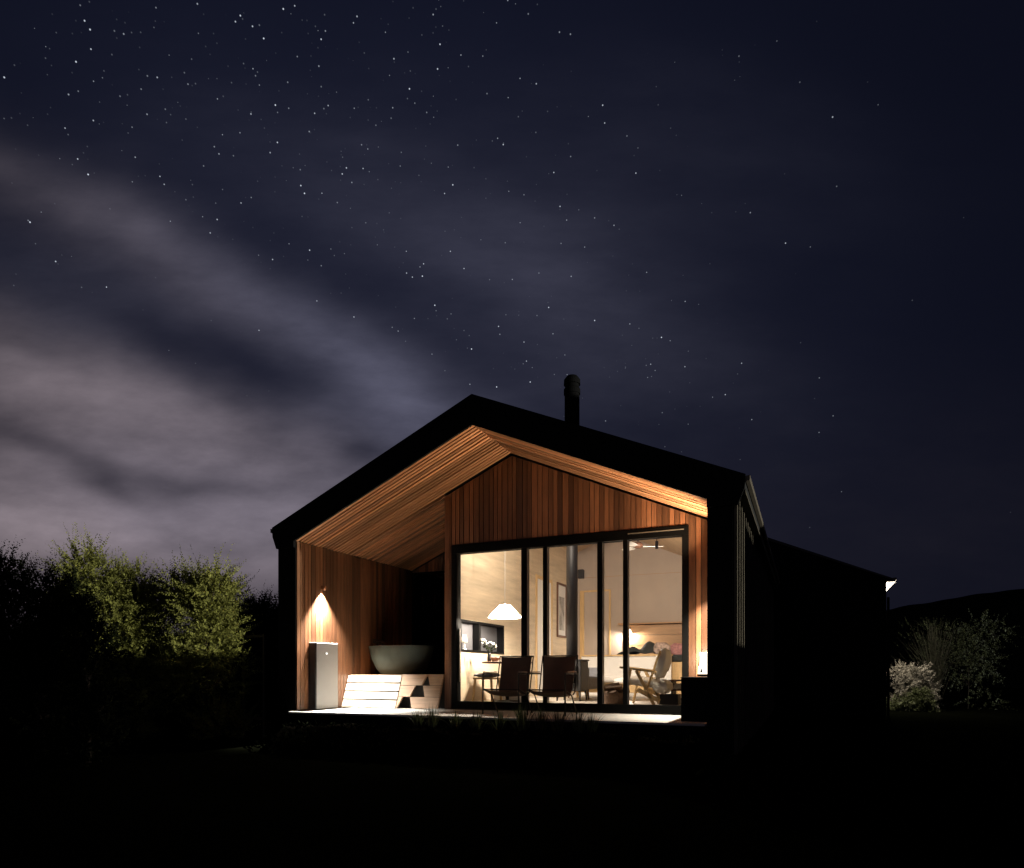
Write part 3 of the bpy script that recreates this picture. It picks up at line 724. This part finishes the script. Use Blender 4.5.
# dining table, vase, stool
t = thing('dining_table', 'thin topped dining table under the conical pendant lamp', 'table', (2.93, 1.95, FL))
MB().lathe([(0, .615), (.40, .615), (.41, .625), (.41, .635), (.40, .642), (0, .642)], 48).build('tabletop', 'walnut', t, smooth=False)
MB().tube([(0, 0, .614), (0, 0, .03)], .03, 14).build('pedestal', 'iron', t, smooth=True)
MB().lathe([(0, .03), (.20, .02), (.22, 0)], 28).build('base', 'iron', t)
vp = at(489.3, 660, 1.86)
t = thing('flower_vase', 'dark slim vase with white flowers standing on the dining table', 'vase', (vp.x, 1.86, FL + .642))
MB().lathe([(0, 0), (.03, 0), (.036, .04), (.030, .11), (.024, .14), (.020, .14), (.02, .02)], 20).build('vase', 'ceramic_dark', t, smooth=True)
rnd = random.Random(3); stm = MB(); ptl = MB(); lvs = MB()
for k in range(12):
    a = rnd.uniform(0, 6.28); l = rnd.uniform(.03, .16); h = rnd.uniform(.24, .37); tip = Vector((math.cos(a) * l, math.sin(a) * l, h))
    stm.tube([(0, 0, .1), tip * .55 + Vector((0, 0, .05)), tip], .0022, 5)
    for q in range(9):
        v1 = Vector((rnd.gauss(0, 1), rnd.gauss(0, 1), rnd.gauss(.5, 1))).normalized(); v2 = v1.orthogonal().normalized() * .007
        ptl.quad(tip, tip + v1 * .016 + v2, tip + v1 * .034, tip + v1 * .016 - v2)
    for q in range(5):
        pq = tip * rnd.uniform(.4, .85) + Vector((0, 0, .04)); v1 = Vector((rnd.gauss(0, 1), rnd.gauss(0, 1), rnd.gauss(.2, .6))).normalized() * .06; v2 = v1.orthogonal().normalized() * .010
        lvs.quad(pq, pq + v1 * .5 + v2, pq + v1, pq + v1 * .5 - v2)
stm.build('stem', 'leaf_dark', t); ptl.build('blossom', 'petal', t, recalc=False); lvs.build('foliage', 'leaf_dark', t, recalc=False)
t = thing('bowl', 'small patterned bowl on the dining table beside the vase', 'bowl', (vp.x + .13, 1.80, FL + .642))
MB().lathe([(0, .0), (.04, .0), (.075, .05), (.08, .075), (.072, .075), (.04, .015), (0, .012)], 24).build('bowl', 'print_cloth', t, smooth=True)
sp = at(488, 700, 1.75)
t = thing('stool', 'pale timber stool with grey seat cushion below the dining table', 'stool', (sp.x, 1.72, FL))
MB().box(-.17, .17, -.17, .17, .36, .39).build('seat', 'oak', t, bevel=.006)
o = puff(.16, .16, .035, 5, .05).build('cushion', 'grey_cloth', t, smooth=True); o.location = (0, 0, .425)
for sx2 in (-1, 1):
    for sy2 in (-1, 1): MB().beam((sx2 * .14, sy2 * .14, .36), (sx2 * .17, sy2 * .17, 0), .03, .03).build('leg', 'oak', t)
q = at(511, 700, 2.3)
t = thing('floor_box', 'low white storage box on the floor behind the first sling chair', 'box', (q.x, 2.3, FL))
MB().box(-.24, .24, -.18, .18, 0, .17).build('body', 'white_panel', t, bevel=.01)
MB().box(-.245, .245, -.185, .185, .171, .20).build('lid', 'white_panel', t, bevel=.006)

# grey armchair beside the stove
q = at(582, 700, 3.35)
t = thing('grey_armchair', 'grey upholstered armchair standing just right of the black stove', 'armchair', (q.x - .1, 3.45, FL), rad(90))
MB().box(-.30, .30, -.30, .30, .18, .40).build('seat', 'grey_cloth', t, bevel=.04)
MB().box(-.30, .30, .20, .34, .401, .70).build('backrest', 'grey_cloth', t, bevel=.04)
for s in (-1, 1): MB().box(s * .34 - .045, s * .34 + .045, -.30, .34, .18, .56).build('armrest', 'grey_cloth', t, bevel=.03)
for sx2 in (-1, 1):
    for sy2 in (-1, 1): MB().tube([(sx2 * .30, sy2 * .27, .18), (sx2 * .32, sy2 * .29, 0)], [.02, .012], 8).build('leg', 'walnut', t)

# low white sofa
q0, q1 = at(588, 684, 4.3), at(634, 684, 4.3)
t = thing('sofa', 'low white sofa in front of the white half wall', 'sofa', ((q0.x + q1.x) / 2 + .1, 4.45, FL))
MB().box(-.75, .75, -.36, .36, .10, .24).build('base', 'oak', t, bevel=.01)
for k in (-1, 1):
    o = puff(.37, .36, .085, 7 + k, .06).build('seat_cushion', 'white_cloth', t, smooth=True); o.location = (k * .375, 0, .31)
for sx2 in (-1, 1):
    for sy2 in (-1, 1): MB().box(sx2 * .69 - .025, sx2 * .69 + .025, sy2 * .3 - .025, sy2 * .3 + .025, 0, .099).build('leg', 'oak', t)

# oak armchair with white cushions, facing left
q = at(648, 704, 2.0)
t = thing('oak_armchair', 'blond timber armchair with plump white cushions inside the right glass pane', 'armchair', (q.x, 2.05, FL), 0)
for s in (-1, 1):
    y = s * .29
    fr = MB()
    fr.beam((-.30, y, .0), (-.20, y, .52), .03, .05); fr.beam((.14, y, .0), (-.12, y, .50), .03, .045); fr.beam((.20, y, .02), (.20, y, .14), .03, .05)
    fr.beam((-.10, y, .22), (.22, y, .06), .03, .06)
    fr.build('leg_frame', 'oak', t, bevel=.006)
    MB().beam((-.36, y, .545), (.17, y, .475), .055, .03).build('armrest', 'oak', t, bevel=.006)
    MB().beam((.02, y * .85, .20), (.22, y * .85, .78), .028, .055, (0, 1, 0)).build('back_post', 'oak', t, bevel=.005)
for i in range(4):
    f = .30 + i * .17; MB().beam((.02 + .2 * f, -.25, .20 + .58 * f), (.02 + .2 * f, .25, .20 + .58 * f), .02, .05).build('back_rail', 'oak', t)
MB().beam((-.27, -.28, .30), (-.27, .28, .30), .05, .03).build('seat_rail', 'oak', t)
o = puff(.27, .26, .075, 21, .05).build('seat_cushion', 'white_cloth', t, smooth=True); o.location = (-.04, 0, .33); o.rotation_euler = (0, rad(8), 0)
o = puff(.07, .26, .22, 23, .10).build('back_cushion', 'white_cloth', t, smooth=True); o.location = (.205, 0, .60); o.rotation_euler = (0, rad(14), 0)
o = puff(.10, .24, .10, 24, .10).build('lumbar_cushion', 'white_cloth', t, smooth=True); o.location = (.215, -.02, .26)

# firewood basket
q = at(613, 702, 1.75)
t = thing('firewood_basket', 'dark basket heaped with split logs behind the glass door', 'basket', (q.x, 1.85, FL))
MB().lathe([(0, .005), (.15, .0), (.185, .12), (.19, .17), (.178, .17), (.16, .02), (0, .02)], 24, sx=1.0, sy=.8).build('basket', 'wicker', t, smooth=False)
rnd = random.Random(8)
for k in range(11):
    a = rnd.uniform(-.5, .5); x, y, z = rnd.uniform(-.1, .1), rnd.uniform(-.06, .06), .13 + .028 * (k // 2) + rnd.uniform(0, .01)
    l = rnd.uniform(.10, .15); dv = Vector((math.cos(a), math.sin(a), rnd.uniform(-.25, .25))) * l
    MB().tube([Vector((x, y, z)) - dv, Vector((x, y, z)) + dv], rnd.uniform(.024, .036), 6).build('log', 'log', t)

# low shelf at the right with papers, crate
q = at(681, 690, 2.5)
t = thing('low_shelf', 'low dark open shelf unit beside the oak armchair', 'shelf', (q.x + .16, 2.6, FL))
for z in (.05, .19, .335): MB().box(-.34, .30, -.17, .17, z, z + .022).build('shelf_board', 'walnut', t)
for x in (-.30, .26): MB().box(x, x + .025, -.165, .165, 0, .36).build('side_panel', 'iron', t)
t = thing('paper_stack', 'stack of white books on the middle board of the low dark shelf', 'books', (q.x + .06, 2.58, FL + .213))
for k, (w, h) in enumerate(((.17, .03), (.16, .025), (.15, .03))):
    z = (0, .031, .057)[k]; MB().box(-w, w, -.12, .12, z, z + h).build('book', 'paper', t, bevel=.003)
q = at(668, 701, 2.05)
t = thing('crate', 'small dark crate on the floor behind the oak armchair', 'crate', (q.x + .02, 2.1, FL))
cb = MB().box(-.14, .14, -.12, .12, 0, .02)
for s in (-1, 1): cb.box(s * .13 - .008, s * .13 + .008, -.12, .12, .02, .15); cb.box(-.12, .12, s * .11 - .008, s * .11 + .008, .02, .15)
cb.build('body', 'dark_panel', t)

# platform bed with cover, cushions
t = thing('platform_bed', 'high platform bed with dark cover behind the white half wall', 'bed', (0, 0, 0))
MB().box(3.3, XR - .03, 5.80, YB - .06, FL, .78).build('base', 'oak', t)
MB().box(3.32, XR - .04, 5.82, YB - .07, .781, .93).build('mattress', 'dark_cloth', t, bevel=.04)
def mound(name, label, cat, px, py, Y, hx, hy, hz, m, seed, group=None):
    c = at(px, py, Y); o = puff(hx, hy, hz, seed, .22).build(name, m, None, smooth=True); o.location = c; tag(o, label, cat, group); return o
b0 = at(640, 650, 6.3)
bl = MB(); n = 22; rnd = random.Random(12); i0 = 0
for i in range(n + 1):
    for j in range(11):
        fx, fy = i / n, j / 10
        env = math.sin(math.pi * min(1, fx * .98 + .01)) ** .8 * math.sin(math.pi * (fy * .9 + .05)) ** .6
        h = .30 * env * (.45 + .8 * fx) * (1 + .35 * math.sin(7 * fx + 3 * fy)) + .04 * math.sin(17 * fx + 5 * fy) * env
        bl.v.append(((fx - .5) * 1.0, (fy - .5) * .5, max(h, .0)))
for i in range(n):
    for j in range(10): a = i * 11 + j; bl.f.append((a, a + 1, a + 12, a + 11))
o = bl.build('blanket', 'dark_cloth', None, smooth=True); o.location = (b0.x, 6.3, .925); md = o.modifiers.new('solid', 'SOLIDIFY'); md.thickness = .015
tag(o, 'crumpled dark blanket heaped on the high platform bed', 'blanket')
o = puff(.17, .07, .15, 31, .12).build('cushion', 'print_cloth', None, smooth=True); c = at(662, 646, 6.15); o.location = (c.x, 6.15, 1.05); o.rotation_euler = (rad(-20), 0, .2)
tag(o, 'patterned beige cushion on the bed beside the dark blanket', 'cushion', 'cushions on the bed')
o = puff(.20, .07, .14, 33, .12).build('cushion', 'pink_cloth', None, smooth=True); c = at(677, 646, 6.2); o.location = (c.x + .05, 6.25, 1.04); o.rotation_euler = (rad(-24), 0, -.15)
tag(o, 'dusky pink cushion on the bed next to the right door frame', 'cushion', 'cushions on the bed')
# picture on the ply wall, speaker on the back wall
t = thing('framed_picture', 'tall framed grey picture on the timber wall behind the stove flue', 'picture', (XI + .002, 6.22, 1.95))
fr = MB(); hw_, hh_ = .30, .60
fr.box(0, .03, -hw_, -hw_ + .045, -hh_, hh_); fr.box(0, .03, hw_ - .045, hw_, -hh_, hh_); fr.box(0, .03, -hw_ + .045, hw_ - .045, hh_ - .045, hh_); fr.box(0, .03, -hw_ + .045, hw_ - .045, -hh_, -hh_ + .045)
fr.build('frame', 'walnut', t); MB().box(.002, .012, -hw_ + .046, hw_ - .046, -hh_ + .046, hh_ - .046).build('mat_board', 'paper', t)
MB().box(.0125, .014, -.17, .17, -.44, .30).build('print', 'art', t)
q = at(581, 574, YB - .1)
t = thing('speaker', 'small black speaker high on the back wall right of the flue', 'speaker', (q.x, YB - .10, q.z))
MB().box(-.06, .06, -.06, .08, -.10, .10).build('cabinet', 'iron', t, bevel=.006)
MB().lathe([(0, 0), (.04, 0)], 20, (0, 0, 0)).build('cone', 'dark_cloth', t).rotation_euler = (rad(90), 0, 0)
t.children[-1].location = (0, -.062, -.02)

# ------------------------------------------------------------------ planting
def spray(mb, p, dirv, ln, leaf, rnd, n=11, flat=.6):
    """one feathery twig: a stem line of small pointed leaves on both sides"""
    t = dirv.normalized(); a = t.orthogonal().normalized(); a.rotate(Matrix.Rotation(rnd.uniform(0, 6.28), 3, t)); b = t.cross(a)
    bend = Vector((rnd.gauss(0, .25), rnd.gauss(0, .25), rnd.gauss(-.1, .2)))
    for k in range(n):
        f = (k + .5) / n; c = p + t * ln * f + bend * ln * f * f * .5; s = 1 if k % 2 else -1
        l = leaf * (1.15 - .75 * f) * rnd.uniform(.7, 1.3)
        d = (t * .75 + a * s * .8 + b * rnd.gauss(0, .35)).normalized() * l; w = (t * .55 - a * s * .5 + b * rnd.gauss(0, .6)).normalized() * l * .30
        mb.quad(c, c + d * .5 + w, c + d, c + d * .5 - w)
def tree(label, name, cat, x, y, h, rx, ry, nspray, leaf, m, seed, base=GZ, low=.15, group=None, ln=.22, lobes=7, up=.35, nl=11, rl=1, tr_=1):
    rnd = random.Random(seed); t = thing(name, label, cat, (x, y, base), 0, group)
    mb = MB(); H = h - base
    lb = []
    for k in range(lobes):
        a = 6.28 * k / lobes + rnd.uniform(-.4, .4); f = rnd.uniform(low + (.02 if low < .05 else .1), .80); w = (1 - f ** 3) if low < .05 else (1 - f) ** .45
        lb.append((Vector((math.cos(a) * rx * .55 * w, math.sin(a) * ry * .55 * w, f * H)), rl * rx * rnd.uniform(.36, .55) * (1.15 - .45 * f), H * rnd.uniform(.10, .17)))
    for k in range(max(2, lobes // 3)):
        lb.append((Vector((rnd.gauss(0, .38 * rx), rnd.gauss(0, .3 * ry), H * rnd.uniform(.76, .90))), rx * rnd.uniform(.22, .34), H * rnd.uniform(.08, .13)))
    tr = MB(); tr.tube([(0, 0, 0), (.02, .01, H * .3), (-.02, .02, H * .6), (0, 0, H * .85)], [.075 * tr_, .06 * tr_, .04 * tr_, .012 * tr_], 8)
    for c, r, hh in lb: tr.tube([(0, 0, max(.1, c.z * .6)), Vector((c.x * .5, c.y * .5, c.z * .85)), c], [.028 * tr_, .018 * tr_, .006 * tr_], 6)
    for k in range(nspray):
        c, r, hh = lb[rnd.randrange(len(lb))]
        d = Vector((rnd.gauss(0, 1), rnd.gauss(0, 1), rnd.gauss(0, 1))).normalized(); q = rnd.uniform(.35, 1.0) ** .5
        p = c + Vector((d.x * r, d.y * r, d.z * hh)) * q
        out = Vector((d.x, d.y, d.z * .8 + up)) + Vector((rnd.gauss(0, .3), rnd.gauss(0, .3), rnd.gauss(0, .3)))
        spray(mb, p, out, ln * rnd.uniform(.6, 1.4), leaf, rnd, nl)
    tr.build('trunk', 'bark', t, smooth=True); mb.build('crown', m, t, recalc=False)
    return t
GRP = 'shrubs left of the cabin'
for (px, py, Y, rx, ry, n_s, m_, sd, lab) in (
        (204, 566, -.30, .78, .50, 1700, 'leaf', 1, 'bushy feathery conifer lit yellow green, nearest the cabin on the left'),
        (128, 570, -.70, .68, .45, 1450, 'leaf', 2, 'bushy feathery conifer lit yellow green, second left of the cabin'),
        (84, 548, -1.0, .50, .40, 900, 'leaf', 3, 'tall feathery conifer with only its pale lit tip above the dark shrubs')):
    q = at(px, 600, Y); tree(lab, 'conifer', 'tree', q.x, Y, at(px, py, Y).z, rx, ry, int(n_s * .75), .052, m_, sd, group=GRP, ln=.42, lobes=13, rl=.74, low=.0, up=.6, nl=25)
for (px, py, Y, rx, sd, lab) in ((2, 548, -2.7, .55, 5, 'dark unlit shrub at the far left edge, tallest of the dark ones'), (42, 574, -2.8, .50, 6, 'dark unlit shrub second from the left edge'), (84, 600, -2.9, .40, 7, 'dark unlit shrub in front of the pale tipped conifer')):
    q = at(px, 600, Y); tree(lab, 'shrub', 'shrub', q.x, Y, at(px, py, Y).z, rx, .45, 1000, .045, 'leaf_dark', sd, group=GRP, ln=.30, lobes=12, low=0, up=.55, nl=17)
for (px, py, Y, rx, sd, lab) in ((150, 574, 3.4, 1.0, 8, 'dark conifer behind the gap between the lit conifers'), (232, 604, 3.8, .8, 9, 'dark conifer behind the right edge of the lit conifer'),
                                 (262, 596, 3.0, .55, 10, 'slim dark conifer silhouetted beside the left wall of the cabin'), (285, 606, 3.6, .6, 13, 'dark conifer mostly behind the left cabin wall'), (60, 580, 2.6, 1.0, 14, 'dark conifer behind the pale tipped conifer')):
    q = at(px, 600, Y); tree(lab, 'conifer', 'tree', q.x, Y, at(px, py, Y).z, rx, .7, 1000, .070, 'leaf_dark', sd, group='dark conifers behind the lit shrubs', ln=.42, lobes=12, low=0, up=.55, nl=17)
# slender timber gate frame beside the left corner
q = at(264, 634, .12)
t = thing('garden_gate', 'slender bare timber gate frame among the shrubs beside the left wall', 'gate', (q.x, .12, GZ))
for dx in (0, -.42): MB().box(dx - .014, dx + .014, -.014, .014, 0, q.z - GZ).build('post', 'fence_wood', t)
for z in (q.z - GZ - .03, .3): MB().box(-.405, -.015, -.010, .010, z - .02, z + .02).build('rail', 'fence_wood', t)

# shrubs lit by the wing lamp
q = at(914, 690, 13.0)
tree('rounded shrub with pale pinkish leaves catching the lamp light', 'shrub', 'shrub', q.x, 13.0, at(914, 664, 13.).z, .60, .5, 560, .055, 'leaf_pale', 41, low=.04, group='shrubs right of the black building', ln=.26, lobes=10, rl=.7, tr_=.2, nl=14)
q = at(912, 705, 12.6)
tree('low green shrub at the foot of the pale leaved shrub', 'shrub', 'shrub', q.x, 12.6, at(912, 692, 12.6).z, .55, .4, 420, .075, 'leaf_green', 42, low=.0, group='shrubs right of the black building', ln=.2)
q = at(968, 650, 14.5)
tree('sparse leafy bush at the right, its outer leaves just catching light', 'shrub', 'shrub', q.x, 14.5, at(968, 616, 14.5).z, .8, .6, 520, .070, 'leaf_dim', 43, low=.0, group='shrubs right of the black building', ln=.34, lobes=14, tr_=.08, up=-.1)
# broom-like twiggy plant
q = at(934, 700, 14.0); tp = at(930, 622, 14.0)
t = thing('broom_plant', 'upright twiggy broom plant with fine bare stems behind the pale shrub', 'plant', (q.x, 14.0, GZ))
mb = MB(); rnd = random.Random(5); H = tp.z - GZ
for k in range(260):
    a = rnd.uniform(0, 6.28); l = abs(rnd.gauss(0, .42)); h = H * rnd.uniform(.6, 1.02); z0 = rnd.uniform(.0, .5) * H
    mb.tube([(math.cos(a) * l * .15, math.sin(a) * l * .15, z0 * .8), (math.cos(a) * l * .5, math.sin(a) * l * .5, z0 + (h - z0) * .55), (math.cos(a) * l + rnd.gauss(0, .05), math.sin(a) * l, h)], [.005, .003, .0015], 4, cap=False)
fo = MB()
for k in range(420):
    a = rnd.uniform(0, 6.28); l = abs(rnd.gauss(0, .42)); h = H * rnd.uniform(.35, 1.0); p_ = Vector((math.cos(a) * l * .9, math.sin(a) * l * .9, h)); spray(fo, p_, Vector((math.cos(a) * .5 - .2, math.sin(a) * .5, .9)), .22, .030, rnd, 9)
fo.build('foliage', 'leaf_dim', t, recalc=False)
mb.build('stem', 'stem_grey', t)

gc = MB(); rg = random.Random(77)
for k in range(5200):
    p_ = Vector((rg.uniform(.9, 6.5), -rg.uniform(.30, 1.55), 0)); p_.z = (-.22 if p_.y > -1.0 else -.22 - (-1.0 - p_.y) * .45) + rg.uniform(-.06, .09) * (1 if p_.y < -.4 else .4)
    d_ = Vector((rg.gauss(0, 1), rg.gauss(0, 1), rg.uniform(.1, 1.2))).normalized() * rg.uniform(.05, .10); w_ = d_.cross(Vector((rg.gauss(0, 1), rg.gauss(0, 1), rg.gauss(0, 1)))).normalized() * .016
    gc.quad(p_, p_ + d_ * .5 + w_, p_ + d_, p_ + d_ * .5 - w_)
tag(gc.build('dark_cover', 'leaf_black', None, recalc=False), kind='stuff')  # near-black leaves added to darken the lit ground before the deck
# planted bed in front of the deck, and grass tufts along its edge
BZ = -.17
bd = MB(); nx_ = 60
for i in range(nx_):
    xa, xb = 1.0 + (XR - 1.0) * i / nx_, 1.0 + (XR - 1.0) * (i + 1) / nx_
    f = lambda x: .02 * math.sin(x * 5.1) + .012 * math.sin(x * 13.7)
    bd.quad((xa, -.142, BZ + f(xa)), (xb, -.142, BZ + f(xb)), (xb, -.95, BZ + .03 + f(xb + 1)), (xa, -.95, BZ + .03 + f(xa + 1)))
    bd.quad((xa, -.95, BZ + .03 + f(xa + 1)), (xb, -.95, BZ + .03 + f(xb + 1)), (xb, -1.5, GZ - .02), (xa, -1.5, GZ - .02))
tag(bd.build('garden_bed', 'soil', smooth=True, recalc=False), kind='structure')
def tuft(seed, n, h, sp):
    mb = MB(); rnd = random.Random(seed)
    for k in range(n):
        a = rnd.uniform(0, 6.28); b = rnd.uniform(0, .05); l = abs(rnd.gauss(0, sp)); hh = h * rnd.uniform(.55, 1.05)
        base = Vector((math.cos(a) * b, math.sin(a) * b, 0)); tip = Vector((math.cos(a) * l, math.sin(a) * l, hh)); mid = base.lerp(tip, .5) + Vector((0, 0, hh * .16))
        w = Vector((-math.sin(a), math.cos(a), 0)).normalized() * .0035; w2 = Vector((rnd.uniform(-1, 1), rnd.uniform(-1, 1), 0)).normalized() * .0035
        mb.quad(base - w2, base + w2, mid + w2 * .8, mid - w2 * .8); mb.tri(mid - w2 * .8, mid + w2 * .8, tip)
    return mb
tl = [(418, .50, 'leftmost grass tuft at the deck edge, before the timber steps'), (434, .62, 'spiky grass tuft in front of the bath platform corner'), (455, .50, 'low grass tuft at the foot of the left door jamb'), (478, .50, 'grass tuft left of the first sling chair'),
      (500, .52, 'grass tuft in front of the first sling chair'), (524, .66, 'tall grass tuft between the two sling chairs'), (541, .60, 'grass tuft at the left foot of the second sling chair'), (560, .60, 'grass tuft in front of the second sling chair'), (578, .62, 'grass tuft right of the second sling chair'), (592, .50, 'rightmost small grass tuft at the deck edge')]
for i, (px, h, lab) in enumerate(tl):
    q = at(px, 712, -.28); o = tuft(60 + i, 85, h * .58, .11).build('grass_tuft', 'blade', None, recalc=False); o.location = (q.x, -.28 - .05 * (i % 2), BZ - .01)
    tag(o, lab, 'grass tuft', 'grass tufts along the deck edge')

# unseen fences added to shape the low light: low middle, tall sides
def fence(label, y0, y1, top):
    t = thing('shade_fence', label, 'fence', (14, y0, GZ), 0, 'added light blocking fence panels'); mb = MB(); y = 0; H = top - GZ
    while y < (y1 - y0) - .01: mb.box(-.012, .012, y, min(y + .1485, y1 - y0), 0, H); y += .15
    mb.build('board_panel', 'fence_wood', t); rl = MB()
    for z in (.25, H - .3): rl.box(.0125, .05, 0, y1 - y0, z, z + .08)
    rl.build('rail', 'fence_wood', t)
    for y in (0, (y1 - y0) / 2, y1 - y0 - .1): MB().box(.051, .14, y, y + .1, 0, H).build('post', 'fence_wood', t)
fence('low fence panel added out of view to cut the low light', -2.9, .9, .93)
fence('middle height fence panel added out of view to shade the right wall', .9, 2.4, 2.48)
fence('tall fence added out of view to shade the garden shrubs', 2.4, 14, 5.2)
fence('tall fence added out of view to shade the dark left shrubs', -14, -2.9, 3.2)
